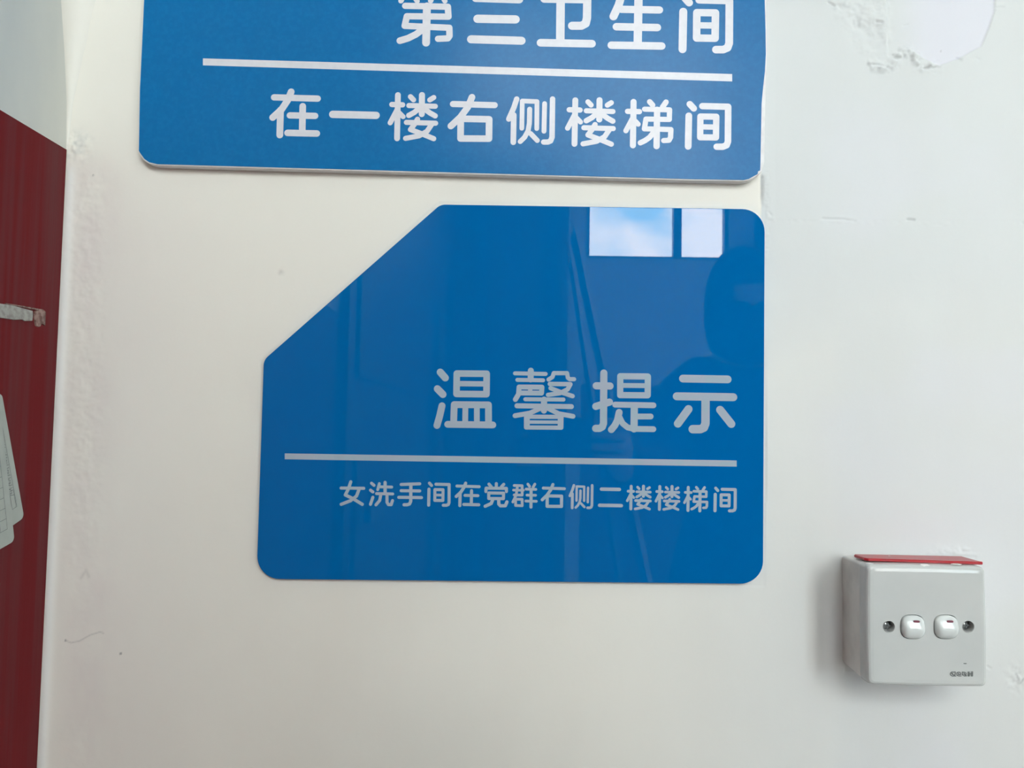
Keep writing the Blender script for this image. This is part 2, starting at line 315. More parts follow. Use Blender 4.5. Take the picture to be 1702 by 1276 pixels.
# ------------------------------------------------------------------ rest of the room
x0, x1, y0, y1, zt = ROOM['x0'], ROOM['x1'], ROOM['y0'], ROOM['y1'], ROOM['z1']
DADO = at_x(60, 219, XS).z
T = 0.16
struct(boxes('floor', [(x0-T, x1+T, y0-T, y1+.1, -0.1, 0)], M['floor']))
struct(boxes('ceiling', [(x0-T, x1+T, y0-T, y1+.1, zt, zt+.1)], M['ceiling']))
DY0, DY1, DZ = -3.44, -0.95, 2.75
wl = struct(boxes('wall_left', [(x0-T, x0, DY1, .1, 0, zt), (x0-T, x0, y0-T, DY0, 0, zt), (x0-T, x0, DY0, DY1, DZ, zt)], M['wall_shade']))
boxes('red_dado', [(x0, x0+.0006, DY1, -0.0012, 0, DADO)], M['dado'], wl)
# the plaster corner above the dado is rounded off
bm = bmesh.new(); rows = []
for z in np.linspace(DADO, zt, 60):
    rr = 0.030*float(sm(0, .22, np.array(z-DADO)))+.0008
    c = (x0+rr, -rr); rows.append([bm.verts.new((c[0]+rr*math.cos(a), c[1]+rr*math.sin(a), z)) for a in np.linspace(PI, PI/2, 10)])
for a, b in zip(rows, rows[1:]):
    for i in range(9): bm.faces.new((a[i], a[i+1], b[i+1], b[i]))
bmesh.ops.recalc_face_normals(bm, faces=bm.faces)
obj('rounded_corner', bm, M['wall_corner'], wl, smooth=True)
def pierced(a0, a1, holes):
    """rectangles (a0,a1,z0,z1) of a wall between its openings"""
    hs_ = sorted(holes); out_ = []; c = a0
    for h0, h1, q0, q1 in hs_:
        out_ += [(c, h0, 0, zt), (h0, h1, 0, q0), (h0, h1, q1, zt)]; c = h1
    return out_+[(c, a1, 0, zt)]
wf = struct(boxes('wall_front', [(a, b, y0-T, y0, c, d) for a, b, c, d in pierced(x0-T, x1+T, WINS_F)], M['wall_plain']))
boxes('red_dado', [(0.30, 1.48, y0, y0+.001, 0, DADO), (1.48, x1, y0, y0+.001, 0, .75)], M['dado'], wf)
wr = struct(boxes('wall_right', [(x1, x1+T, y0-T, WIN_R[0], 0, zt), (x1, x1+T, WIN_R[1], .1, 0, zt), (x1, x1+T, WIN_R[0], WIN_R[1], 0, WIN_R[2]), (x1, x1+T, WIN_R[0], WIN_R[1], WIN_R[3], zt)], M['wall_plain']))
def door(name, horiz, a0, a1, z1, base, sgn):
    """a framed two-panel timber door; horiz: lies along X on wall_front, else along Y on wall_left"""
    d = bpy.data.objects.new(name, None); COL.objects.link(d); d['kind'] = 'structure'
    d.location = ((a0+a1)/2, base, 0) if horiz else (base, (a0+a1)/2, 0)
    def bb(nm, lst, m, parent):
        if horiz: L = [(p, q, *sorted((base+sgn*e, base+sgn*f)), s, t_) for p, q, e, f, s, t_ in lst]
        else: L = [(*sorted((base+sgn*e, base+sgn*f)), p, q, s, t_) for p, q, e, f, s, t_ in lst]
        return boxes(nm, L, m, parent, 0.002)
    bb('door_frame', [(a0, a0+.06, -.02, .04, 0, z1), (a1-.06, a1, -.02, .04, 0, z1), (a0+.06, a1-.06, -.02, .04, z1-.06, z1)], M['door'], d)
    leaf = bb('door_leaf', [(a0+.062, a1-.062, -.02, .02, .005, z1-.065)], M['door'], d)
    mid = (a0+a1)/2
    for s, e in ((.2, z1*.42), (z1*.48, z1-.22)):
        bb('door_panel', [(a0+.16, a1-.16, .018, .030, s, e)], M['door'], leaf)
    bb('door_handle', [(a1-.15, a1-.12, .02, .07, 1.0, 1.03), (a1-.26, a1-.12, .055, .075, 1.0, 1.03)], M['steel'], leaf)
    return d
door('added_door_1', False, DY0, DY1, DZ, x0-.02, 1)  # both doors are added, dark, where the mirrored room is only unlit
door('added_door_2', True, x0+.002, 0.22, 2.75, y0, 1)
def window(name, horiz, a0, a1, z0, z1, base, splits, hs):
    w = bpy.data.objects.new(name, None); COL.objects.link(w); w['kind'] = 'structure'
    w.location = ((a0+a1)/2, base, z0) if horiz else (base, (a0+a1)/2, z0)
    fm = lambda p, q, s, t_, e=.025: (p, q, base-e, base+e, s, t_) if horiz else (base-e, base+e, p, q, s, t_)
    fw = .022
    boxes('window_frame', [fm(a0, a0+fw, z0, z1), fm(a1-fw, a1, z0, z1), fm(a0+fw, a1-fw, z0, z0+fw), fm(a0+fw, a1-fw, z1-fw, z1)], M['frame'], w, .001)
    xs = [a0+fw]+[v for s in splits for v in (s-.022, s+.022)]+[a1-fw]
    for s in splits: boxes('mullion', [fm(s-.022, s+.022, z0+fw, z1-fw)], M['frame'], w, .001)
    zs = [z0+fw]+[v for h in hs for v in (h-.02, h+.02)]+[z1-fw]
    for i in range(0, len(xs), 2):
        for j, h in enumerate(hs): boxes('glazing_bar', [fm(xs[i], xs[i+1], h-.02, h+.02)], M['frame'], w, .001)
        for j in range(0, len(zs), 2): boxes('pane', [fm(xs[i], xs[i+1], zs[j], zs[j+1], .002)], M['glass'], w)
    return w
for k_, (w_, sp_, hs_) in enumerate(zip(WINS_F, ([0.815], [2.04], []), ([2.9], [1.85, 2.9], []))): window('window_%d' % (k_+1), True, *w_, y0-.06, sp_, hs_)  # second and third windows are unseen, added for more light on the wall
window('window_4', False, *WIN_R, x1+.06, [-2.8], [1.0, 2.9])
# dark curtain hanging between the two windows
bm = bmesh.new(); cu = []
for i in range(61):
    xx = 1.19+.26*i/60; yy = y0+.10+.022*math.sin(i*1.05); cu.append([bm.verts.new((xx, yy, z)) for z in (1.0, 1.6, 2.2, 2.8, 3.62)])
for a, b in zip(cu, cu[1:]):
    for k in range(4): bm.faces.new((a[k], b[k], b[k+1], a[k+1]))
cur = thing('curtain', 'narrow dark curtain hanging between the windows behind the camera', 'curtain', (1.32, y0+.1, 1.0))
obj('curtain_cloth', bm, M['board'], cur, True)
boxes('curtain_rail', [(1.15, 1.47, y0, y0+.13, 3.62, 3.645)], M['steel'], cur)
struct(boxes('outdoor_ground', [(-40, 40, -40, y0-T-.3, -.6, -.5), (x1+T+.3, 40, y0-T-.3, 10, -.6, -.5)], M['ground']))

# ------------------------------------------------------------------ lettering
Z_A = (640, 0, 1702/300); Z_B = (940, 0, 1702/300); Z_C = (430, 130, 1702/300); Z_D = (730, 140, 1702/300); Z_E = (930, 140, 1702/300)
Z_F = (700, 590, 1702/280); Z_G = (960, 590, 1702/280); Z_H = (550, 780, 6.808); Z_I = (790, 780, 6.808); Z_J = (990, 780, 6.808)
def rect(x0_, y0_, x1_, y1_, x2=None, y2=None, x3=None, y3=None, w=50):
    return ([(x0_, y0_), (x1_, y1_), (x2, y2), (x3, y3), (x0_, y0_)], w)
G = {}
G['di'] = (Z_A, [([(215, -120), (190, -60), (150, 8)], 52), ([(190, -60), (335, -62)], 46), ([(262, -50), (303, 10)], 50), ([(480, -125), (462, -60), (430, 8)], 52), ([(465, -60), (625, -60)], 46), ([(530, -50), (565, 10)], 50),
    ([(190, 55), (592, 64), (598, 158), (206, 153), (185, 244), (606, 262), (608, 340), (592, 362), (500, 366)], 62), ([(395, 60), (387, 403)], 76), ([(350, 282), (290, 325), (215, 362), (140, 384)], 66)])
G['san'] = (Z_A, [([(855, -18), (1265, -5)], 78), ([(872, 177), (1230, 183)], 82), ([(812, 370), (1286, 384)], 80)])
G['wei'] = (Z_B, [([(-200, -12), (205, -6), (202, 170), (190, 222), (150, 243), (62, 243)], 80), ([(-46, -12), (-50, 400)], 82), ([(-235, 403), (248, 412)], 76)])
G['sheng'] = (Z_B, [([(545, -95), (500, 50), (452, 155)], 78), ([(525, 88), (885, 94)], 72), ([(690, -130), (680, 420)], 80), ([(480, 252), (865, 260)], 74), ([(432, 426), (906, 434)], 74)])
G['jian'] = (Z_E, [([(1228, 187), (1266, 228)], 62), ([(1219, 297), (1213, 586)], 64), ([(1347, 206), (1590, 212), (1588, 540), (1575, 575), (1540, 589), (1482, 589)], 62),
    ([(1328, 304), (1478, 306), (1475, 502), (1326, 500), (1328, 304)], 60), ([(1328, 402), (1476, 404)], 52)])
G['zai'] = (Z_C, [([(145, 180), (556, 192)], 62), ([(306, 128), (275, 205), (215, 295), (132, 370)], 66), ([(205, 300), (199, 535)], 66), ([(415, 264), (410, 510)], 64), ([(294, 350), (532, 355)], 62), ([(272, 515), (548, 521)], 64)])
G['yi'] = (Z_C, [([(698, 340), (1107, 350)], 72)])
G['you'] = (Z_D, [([(130, 186), (523, 197)], 60), ([(309, 122), (270, 215), (200, 310), (110, 394)], 64), ([(203, 325), (471, 330), (469, 513), (201, 511), (203, 325)], 64)])
G['ce'] = (Z_D, [([(731, 139), (704, 220), (656, 328)], 52), ([(703, 290), (699, 547)], 54), ([(779, 415), (783, 158), (922, 163), (920, 418)], 45), ([(853, 235), (850, 370), (838, 440), (805, 500), (764, 540)], 48),
    ([(862, 465), (925, 530)], 48), ([(994, 182), (988, 443)], 46), ([(1069, 139), (1064, 500), (1050, 535), (1025, 545), (985, 545)], 52)])
G['lou'] = (Z_E, [([(149, 150), (141, 562)], 56), ([(92, 240), (193, 243)], 52), ([(142, 288), (112, 345), (76, 414)], 50), ([(160, 318), (198, 356)], 48), ([(268, 166), (297, 196)], 50), ([(488, 174), (451, 197)], 50),
    ([(377, 150), (375, 332)], 58), ([(253, 250), (503, 257)], 50), ([(345, 282), (305, 315), (252, 344)], 52), ([(408, 288), (455, 322), (502, 348)], 52),
    ([(230, 410), (506, 418)], 50), ([(335, 380), (305, 430), (268, 478), (365, 515), (440, 545), (488, 565)], 50), ([(470, 428), (425, 495), (350, 538), (222, 562)], 50)])
G['ti'] = (Z_E, [([(698, 166), (692, 576)], 58), ([(642, 255), (753, 258)], 52), ([(690, 318), (660, 375), (626, 438)], 50), ([(715, 348), (742, 377)], 48), ([(850, 165), (878, 196)], 52), ([(1004, 168), (972, 214)], 52),
    ([(802, 235), (1038, 241), (1035, 332), (815, 328), (800, 420), (1050, 427), (1047, 500), (1032, 528), (982, 531)], 50), ([(920, 240), (915, 584)], 60), ([(893, 445), (850, 500), (805, 532), (762, 552)], 52)])
G['wen'] = (Z_F, [([(193, 172), (244, 230)], 72), ([(164, 340), (220, 397)], 72), ([(211, 512), (186, 620), (160, 710)], 70), ([(360, 186), (662, 188), (660, 395), (357, 392), (360, 186)], 66), ([(360, 288), (660, 291)], 54),
    ([(328, 695), (334, 500), (680, 503), (681, 695)], 68), ([(447, 505), (445, 700)], 58), ([(563, 505), (563, 700)], 58), ([(268, 699), (724, 705)], 68)])
G['xin'] = (Z_F, [([(948, 184), (1258, 190)], 40), ([(972, 250), (1232, 254)], 40), ([(1108, 157), (1106, 246)], 60), ([(952, 448), (984, 395), (990, 322), (1220, 324), (1216, 384), (1000, 382)], 50), ([(1103, 326), (1101, 384)], 44),
    ([(1287, 247), (1326, 222), (1340, 182), (1474, 182), (1482, 228), (1500, 243), (1545, 243)], 42), ([(1300, 291), (1508, 294), (1480, 345), (1400, 385), (1282, 402)], 44), ([(1308, 334), (1420, 378), (1530, 414)], 44),
    ([(1052, 446), (1438, 449)], 40), ([(968, 512), (1518, 520)], 50), ([(1242, 450), (1240, 560)], 62), ([(1210, 535), (1100, 585), (948, 612)], 48), ([(1275, 535), (1390, 592), (1534, 618)], 48),
    ([(1060, 622), (1418, 624), (1416, 733), (1060, 731), (1060, 622)], 42), ([(1072, 625), (1072, 728)], 50), ([(1405, 625), (1405, 728)], 50), ([(1060, 676), (1420, 678)], 34)])
G['ti2'] = (Z_G, [([(265, 181), (262, 690), (250, 725), (222, 740), (182, 740)], 72), ([(188, 310), (328, 312)], 72), ([(184, 518), (322, 475)], 72), ([(431, 213), (710, 216), (708, 406), (430, 404), (431, 213)], 62), ([(432, 306), (708, 309)], 48),
    ([(380, 500), (766, 507)], 58), ([(573, 510), (570, 745)], 72), ([(600, 620), (738, 620)], 58), ([(420, 578), (402, 660), (375, 712), (341, 753)], 68), ([(425, 630), (455, 690), (505, 730), (570, 745), (765, 748)], 58)])
G['shi'] = (Z_G, [([(1064, 237), (1516, 245)], 78), ([(1002, 416), (1573, 425)], 80), ([(1293, 430), (1292, 690), (1276, 732), (1240, 748), (1163, 748)], 84), ([(1121, 545), (1013, 692)], 80), ([(1440, 553), (1553, 695)], 80)])
G['nv'] = (Z_H, [([(115, 210), (372, 213)], 34), ([(225, 140), (198, 220), (163, 288), (250, 330), (355, 394)], 36), ([(320, 222), (290, 300), (225, 352), (117, 394)], 36)])
G['xi'] = (Z_H, [([(460, 156), (487, 179)], 34), ([(448, 234), (475, 254)], 34), ([(475, 315), (448, 394)], 34), ([(548, 160), (530, 228)], 32), ([(550, 196), (688, 199)], 32), ([(613, 146), (613, 272)], 36), ([(516, 273), (700, 277)], 32),
    ([(565, 285), (552, 350), (510, 400)], 34), ([(635, 285), (635, 372), (650, 397), (682, 398), (697, 352)], 34)])
G['shou'] = (Z_H, [([(795, 170), (1005, 162)], 34), ([(795, 240), (1005, 243)], 34), ([(768, 315), (1025, 318)], 34), ([(905, 170), (903, 360), (890, 390), (862, 399), (828, 399)], 36)])
G['dang'] = (Z_I, [([(155, 166), (180, 195)], 34), ([(238, 160), (238, 212)], 34), ([(322, 168), (295, 196)], 34), ([(120, 250), (122, 211), (352, 214), (352, 250)], 34), ([(152, 266), (320, 268), (318, 330), (152, 328), (152, 266)], 34),
    ([(200, 335), (180, 385), (112, 416)], 36), ([(265, 335), (266, 392), (285, 411), (340, 410), (358, 367)], 36)])
G['qun'] = (Z_I, [([(440, 181), (530, 184), (530, 290), (440, 288)], 30), ([(432, 233), (545, 235)], 28), ([(478, 183), (462, 290), (425, 368)], 30), ([(456, 336), (530, 338), (530, 410), (456, 408), (456, 336)], 30),
    ([(595, 166), (614, 192)], 30), ([(674, 166), (654, 200)], 30), ([(575, 222), (685, 225)], 30), ([(585, 290), (682, 292)], 30), ([(572, 357), (690, 360)], 30), ([(632, 225), (630, 425)], 34)])
G['er'] = (Z_I, [([(1428, 222), (1630, 226)], 38), ([(1406, 405), (1652, 409)], 38)])
def glyph_px(key, target=None):
    (ox, oy, s), st = G[key]
    L = [([(ox+x/s, oy+y/s) for x, y in pts], w/s) for pts, w in st]
    if target is None: return L
    (tx, ty, ts), (a0, b0_, a1, b1), wz = target
    xs = [p[0] for l, _ in L for p in l]; ys = [p[1] for l, _ in L for p in l]
    X0, X1_, Y0, Y1_ = min(xs), max(xs), min(ys), max(ys)
    # the rows fall by a common slope, so a plain box-to-box map is right
    m_ = lambda p: (tx+(a0+(p[0]-X0)/(X1_-X0)*(a1-a0))/ts, ty+(b0_+(p[1]-Y0)/(Y1_-Y0)*(b1-b0_))/ts)
    ws = sum(w for _, w in L)/len(L); return [([m_(p) for p in l], w/ws*wz/ts) for l, w in L]
FRONT = Vector((0, -1, 0))
def character(key, Y, m, parent, target=None):
    L = glyph_px(key, target); sc = (Y-CAM.y)/F
    return stroke_mesh('character', [(pts, w*sc) for pts, w in L], lambda p: at(p[0], p[1], Y), FRONT, m, parent)

# ------------------------------------------------------------------ upper sign: printed foam board
YU = -0.0082
up = thing('wall_sign', 'large satin blue foam-board sign cut off by the top of the picture, white edges showing', 'sign', at(740, 150, 0))
H_T = -470
board = [(240+14.5+250, H_T+2, 0)]
def at_line(pts, Y): return pxs(pts, Y)
left_top = [(254, -330)]
film_px = [(560, -478), (1262, -460), (1270, -450), (1271, 0), (1272.5, 50), (1273, 90), (1271.5, 118), (1268, 150), (1266, 172), (1265, 222), (1264, 270), (1263.5, 283), (1260, 284.5), (1259.5, 289), (1252, 293), (1245, 297), (1236, 299), (1150, 297.5),
           (900, 290.5), (600, 282), (262, 272.6), (248, 269.5), (240, 264), (233.5, 255), (230.8, 250.5), (232.5, 150), (239.5, 0), (250, -210), (262, -230)]
brd_px = [(560, -479), (1264, -461), (1273, -450), (1273.5, 0), (1275, 90), (1273, 150), (1271.5, 222), (1270.5, 270), (1266, 285), (1255, 294), (1246, 299), (1236, 301), (1150, 299.8),
          (900, 292.8), (600, 284.2), (262, 274.6), (247, 271.5), (238.5, 265.5), (232, 256.5), (229.6, 250.5), (231.4, 150), (238.4, 0), (249, -211), (261, -231)]
slab('backing_board', pxs(brd_px, YU+.0004), YU+.0004, 0.0, .0005, M['foam'], up)
slab('printed_film', pxs(film_px, YU), YU, YU+.0003, .0001, M['upper_film'], up)
YT = YU-.00006
bm = bmesh.new(); bm.faces.new([bm.verts.new(at(x, y, YT)) for x, y in ((337.3, 97), (1217, 123), (1217, 135.3), (337.3, 108.5))][::-1])
obj('divider_line', bm, M['upper_text'], up)
JB = (Z_B, (1103, -25, 1545, 468), 72)
for k_ in ('di', 'san', 'wei', 'sheng'): character(k_, YT, M['upper_text'], up)
character('jian', YT, M['upper_text'], up, JB)
for k_ in ('zai', 'yi'): character(k_, YT, M['upper_text'], up)
character('lou', YT, M['upper_text'], up, (Z_C, (1240, 158, 1668, 570), 51))
for k_ in ('you', 'ce', 'lou', 'ti', 'jian'): character(k_, YT, M['upper_text'], up)

# ------------------------------------------------------------------ lower sign: glossy acrylic
YL = -0.0040
lo = thing('wall_sign', 'glossy blue acrylic sign with a cut-off upper left corner, below the larger sign', 'sign', at(850, 700, 0))
low_px = fillet([(438, 598, 22), (732, 339.5, 22), (1271.5, 347.5, 38), (1268.5, 970.5, 38), (426, 962, 38)], 10)
slab('acrylic_panel', pxs(low_px, YL), YL, 0.0, .0005, M['acrylic'], lo)
YT2 = YL-.00003
bm = bmesh.new(); bm.faces.new([bm.verts.new(at(x, y, YT2)) for x, y in ((473.3, 753.3), (1224.5, 765), (1224.5, 775.3), (473.3, 763))][::-1])
obj('divider_line', bm, M['acrylic_text'], lo)
for k_ in ('wen', 'xin', 'ti2', 'shi', 'nv', 'xi', 'shou'): character(k_, YT2, M['acrylic_text'], lo)
for k_, tg in (('jian', (Z_H, (1106, 155, 1338, 405), 33)), ('zai', (Z_H, (1418, 155, 1678, 408), 34)), ('dang', None), ('qun', None), ('you', (Z_I, (758, 170, 1008, 418), 34)), ('ce', (Z_I, (1070, 180, 1322, 435), 28)), ('er', None),
               ('lou', (Z_J, (358, 190, 620, 448), 30)), ('lou', (Z_J, (682, 193, 943, 453), 30)), ('ti', (Z_J, (1005, 202, 1260, 468), 30)), ('jian', (Z_J, (1350, 212, 1580, 468), 33))):
    character(k_, YT2, M['acrylic_text'], lo, tg)

# ------------------------------------------------------------------ light switch
YS = -0.048
sc_ = at(1541, 1040, YS); SX, SZ = sc_.x, sc_.z
sw = thing('light_switch', 'white two-rocker light switch on a deep surface box', 'light switch', (SX, 0, SZ))
def rsq(h, rad, bulge=0.0, k=6, side=10):
    P = fillet([(-h, -h, rad), (h, -h, rad), (h, h, rad), (-h, h, rad)], k); out = []
    for i, p in enumerate(P):
        q = P[(i+1) % len(P)]; out.append(p)
        if (q-p).length > h: out += [p.lerp(q, j/side) for j in range(1, side)]
    for p in out:
        p.x += bulge*(1-(p.y/h)**2)*(1 if p.x > 0 else -1)*(abs(p.x) > abs(p.y)*.999); p.y += bulge*(1-(p.x/h)**2)*(1 if p.y > 0 else -1)*(abs(p.y) > abs(p.x)*.999)
    return out
def lathe_sq(name, levels, m, parent, cx, cz, rad, cap_back=True):
    """levels: (half size, depth, bulge) from back to front"""
    bm = bmesh.new(); rings = []
    for h, y, b in levels: rings.append([bm.verts.new((cx+p.x, y, cz+p.y)) for p in rsq(h, min(rad, h*.4), b)])
    k = len(rings[0])
    for a, b in zip(rings, rings[1:]):
        for i in range(k): bm.faces.new((a[i], a[(i+1) % k], b[(i+1) % k], b[i]))
    bm.faces.new(rings[-1]); bm.faces.new(rings[0][::-1]); bmesh.ops.recalc_face_normals(bm, faces=bm.faces)
    return obj(name, bm, m, parent)
lathe_sq('mounting_box', [(.0415, 0.0, 0), (.0418, -.004, 0), (.0424, -.0345, 0), (.0420, -.0352, 0)], M['switch_box'], sw, SX, SZ, .002)
h_ = .0425
fp = lathe_sq('faceplate', [(h_+.0004, -.0355, .0004), (h_+.0005, -.0400, .0005), (h_+.0004, -.0440, .0006), (h_-.0001, -.0462, .0006), (h_-.0008, -.0472, .0005), (h_-.0020, -.0478, .0004), (h_-.0040, YS, .0002)], M['switch'], sw, SX, SZ, .003)
def sup(a, p_, k=36, b=None):
    b = b or a; return [Vector((a*math.copysign(abs(math.cos(t_))**(2/p_), math.cos(t_)), b*math.copysign(abs(math.sin(t_))**(2/p_), math.sin(t_)))) for t_ in (2*PI*j/k for j in range(k))]
def cutter(cx, cz, pts, y0_, y1_):
    bm = bmesh.new(); a = [bm.verts.new((cx+p.x, y0_, cz+p.y)) for p in pts]; b = [bm.verts.new((cx+p.x, y1_, cz+p.y)) for p in pts]; k = len(pts)
    for i in range(k): bm.faces.new((a[i], a[(i+1) % k], b[(i+1) % k], b[i]))
    bm.faces.new(a); bm.faces.new(b); bmesh.ops.recalc_face_normals(bm, faces=bm.faces); return obj('cutter', bm, None)
rk = [at(1516.6, 1041.5, YS), at(1572, 1041.5, YS)]; sw_ = [at(1477.5, 1041, YS), at(1609.3, 1041, YS)]
cuts = [cutter(p.x, p.z, sup(.0088, 3.0), -.06, -.040) for p in rk]+[cutter(p.x, p.z, sup(.0040, 2.0, 28), -.06, -.0415) for p in sw_]
for c in cuts:
    md = fp.modifiers.new('cut', 'BOOLEAN'); md.operation = 'DIFFERENCE'; md.object = c; md.solver = 'EXACT'
bpy.context.view_layer.update(); dg = bpy.context.evaluated_depsgraph_get()
nm = bpy.data.meshes.new_from_object(fp.evaluated_get(dg)); fp.modifiers.clear(); fp.data = nm; nm.name = 'faceplate'
for c in cuts: bpy.data.objects.remove(c, do_unlink=True)
for p in rk:
    bm = bmesh.new(); RN = 12; rings = []; base = sup(.0083, 3.0, 40)
    def dep(x, z, e):
        v = z/.0083; prof = .0046-.0024*v if v > -.15 else .0046+.00036-(.0020*((-.15-v)/.85)**1.6)
        prof = (.0050-.0022*max(0, v)-.0004*abs(v)) if v > -.12 else .0050-.0022*((-.12-v)/.88)**1.5
        return YS-prof*(1-e**6*.62)
    for j in range(RN+1):
        e = 1-j/RN; e_ = e**.75 if e > 0 else 0
        rings.append([bm.verts.new((p.x+b.x*max(e_, 1e-4), dep(b.x*e_, b.y*e_, e_), p.z+b.y*max(e_, 1e-4))) for b in base])
    back = [bm.verts.new((p.x+b.x, -.0412, p.z+b.y)) for b in base]; rings.insert(0, back); k = len(base)
    for a, b in zip(rings, rings[1:]):
        for i in range(k): bm.faces.new((a[i], a[(i+1) % k], b[(i+1) % k], b[i]))
    bm.faces.new(rings[-1]); bm.faces.new(back[::-1]); bmesh.ops.recalc_face_normals(bm, faces=bm.faces)
    ro = obj('rocker', bm, M['rocker'], sw, smooth=True)
    cx, cz = p.x+.0012, p.z+.0047
    yy = YS-(.0050-.0022*(.0047/.0083))
    sl = slab('indicator_mark', [Vector((cx+q.x, cz+q.y)) for q in sup(.0023, 4.0, 16, .0008)], yy-.0001, yy+.0015, .0001, M['mark'], ro); sl['label'] = 'small dark maroon slot mark'
for p in sw_:
    bm = bmesh.new()
    for r0, y0_, r1, y1_ in ((.0045, YS+.0000, .0042, YS-.0005), (.0042, YS-.0005, .0039, YS+.0002)):
        a = [bm.verts.new((p.x+q.x, y0_, p.z+q.y)) for q in sup(r0, 2, 28)]; b = [bm.verts.new((p.x+q.x, y1_, p.z+q.y)) for q in sup(r1, 2, 28)]
        for i in range(28): bm.faces.new((a[i], a[(i+1) % 28], b[(i+1) % 28], b[i]))
    bmesh.ops.recalc_face_normals(bm, faces=bm.faces); obj('screw_hole_rim', bm, M['switch'], sw, smooth=True)
    bm = bmesh.new(); prev = None
    for r0, y0_ in ((.0030, -.0416), (.0033, -.0428), (.0030, -.0440), (.0015, -.0448), (.0004, -.0450)):
        rg_ = [bm.verts.new((p.x+q.x, y0_, p.z+q.y)) for q in sup(r0, 2, 24)]
        if prev:
            for i in range(24): bm.faces.new((prev[i], prev[(i+1) % 24], rg_[(i+1) % 24], rg_[i]))
        prev = rg_
    bm.faces.new(prev); bmesh.ops.recalc_face_normals(bm, faces=bm.faces); sc2 = obj('screw', bm, M['screw'], sw, smooth=True)
    boxes('screw_slot', [(p.x-.0024, p.x+.0024, -.0452, -.0446, p.z-.0004, p.z+.0004), (p.x-.0004, p.x+.0004, -.0452, -.0446, p.z-.0024, p.z+.0024)], M['logo'], sc2)
# maker's mark, bottom right of the faceplate
LZ = (1560, 1100, 1702/90); YF = YS-.00015
lg = [([(525, 310), (410, 310), (372, 350), (372, 400), (420, 438), (545, 438)], 24), ([(520, 305), (520, 390), (490, 425)], 26), ([(405, 345), (435, 385), (475, 405)], 28), ([(455, 330), (430, 380)], 18),
      ([(565, 345), (610, 315), (670, 320), (690, 355), (690, 400)], 24), ([(568, 350), (568, 400), (610, 435), (705, 438)], 22), ([(610, 350), (650, 390)], 26), ([(600, 400), (690, 400)], 18),
      ([(745, 310), (745, 405), (800, 405)], 24), ([(745, 310), (820, 318), (862, 350), (862, 390)], 22), ([(790, 345), (830, 390), (870, 435)], 28), ([(790, 435), (870, 438)], 20),
      ([(928, 312), (928, 435)], 30), ([(962, 312), (962, 435)], 24), ([(928, 372), (1068, 372)], 26), ([(1022, 312), (1022, 435)], 24), ([(1065, 305), (1065, 435)], 28), ([(920, 310), (965, 310)], 22), ([(1020, 305), (1072, 303)], 20), ([(920, 436), (965, 436)], 22), ([(1020, 436), (1070, 436)], 20)]
stroke_mesh('printed_mark', [([(LZ[0]+x/LZ[2], LZ[1]+y/LZ[2]) for x, y in pts], w/LZ[2]*(YF-CAM.y)/F) for pts, w in lg], lambda p: at(p[0], p[1], YF), FRONT, M['logo'], sw, seg=5)
stroke_mesh('speck', [([(1602, 1102.4), (1606, 1102.5)], .0006)], lambda p: at(p[0], p[1], YF), FRONT, M['logo'], sw, seg=5)

# red strip lying on the switch box, and crumbs of filler on it
zt_ = SZ+.0434
bm = bmesh.new(); xl, xr = at(1422, 930, -.02).x, at(1635.5, 937, -.040).x
outl = [(xl+.0015, -.0150), (xl, -.0175), (xl+.0012, -.0320), (xl+.0035, -.0345), (xr-.001, -.0400), (xr, -.0385), (xr-.0015, -.0350), (xr-.0025, -.0150)]
lv = [(-.0005, 0), (0, .0004), (0, .0016), (-.0005, .0021)]; rings = []
P2 = [Vector(p) for p in outl]
for i_, z_ in lv: rings.append([bm.verts.new((p.x, p.y, zt_+z_)) for p in inset(P2, -i_)])
for a, b in zip(rings, rings[1:]):
    for i in range(len(P2)): bm.faces.new((a[i], a[(i+1) % len(P2)], b[(i+1) % len(P2)], b[i]))
bm.faces.new(rings[0]); bm.faces.new(rings[-1]); bmesh.ops.recalc_face_normals(bm, faces=bm.faces)
st = obj('plastic_strip', bm, M['red']); st['label'] = 'thin red plastic strip lying on top of the light switch box'; st['category'] = 'strip'
random.seed(7)
def crumb(px, py, Y, sx_, sy_, sz_, label, group=None):
    c = at(px, py, Y); bm = bmesh.new(); bmesh.ops.create_icosphere(bm, subdivisions=2, radius=1)
    for v in bm.verts:
        k = .75+.5*random.random(); v.co = Vector((c.x+v.co.x*sx_*k, c.y+v.co.y*sy_*k, c.z+v.co.z*sz_*k))
    o = obj('filler_crumb', bm, M['filler']); o['label'] = label; o['category'] = 'crumb'; o['group'] = 'filler crumbs around the red strip'
crumb(1536, 939, -.044, .0045, .003, .0009, 'largest white crumb of filler, squeezed out under the middle of the red strip')
crumb(1446, 936.5, -.0415, .0028, .002, .0005, 'thin flake of filler under the left end of the red strip')
crumb(1590, 937.5, -.0432, .0040, .002, .0005, 'low flake of filler under the right half of the red strip')
crumb(1536, 924.5, -.014, .0046, .003, .0011, 'white crumb of filler on the middle of the red strip, at the wall')
crumb(1571, 926, -.014, .0036, .003, .0012, 'white crumb of filler on the right part of the red strip, at the wall')
crumb(1478, 924.5, -.020, .0018, .0015, .0006, 'tiny white crumb of filler on the left part of the red strip')

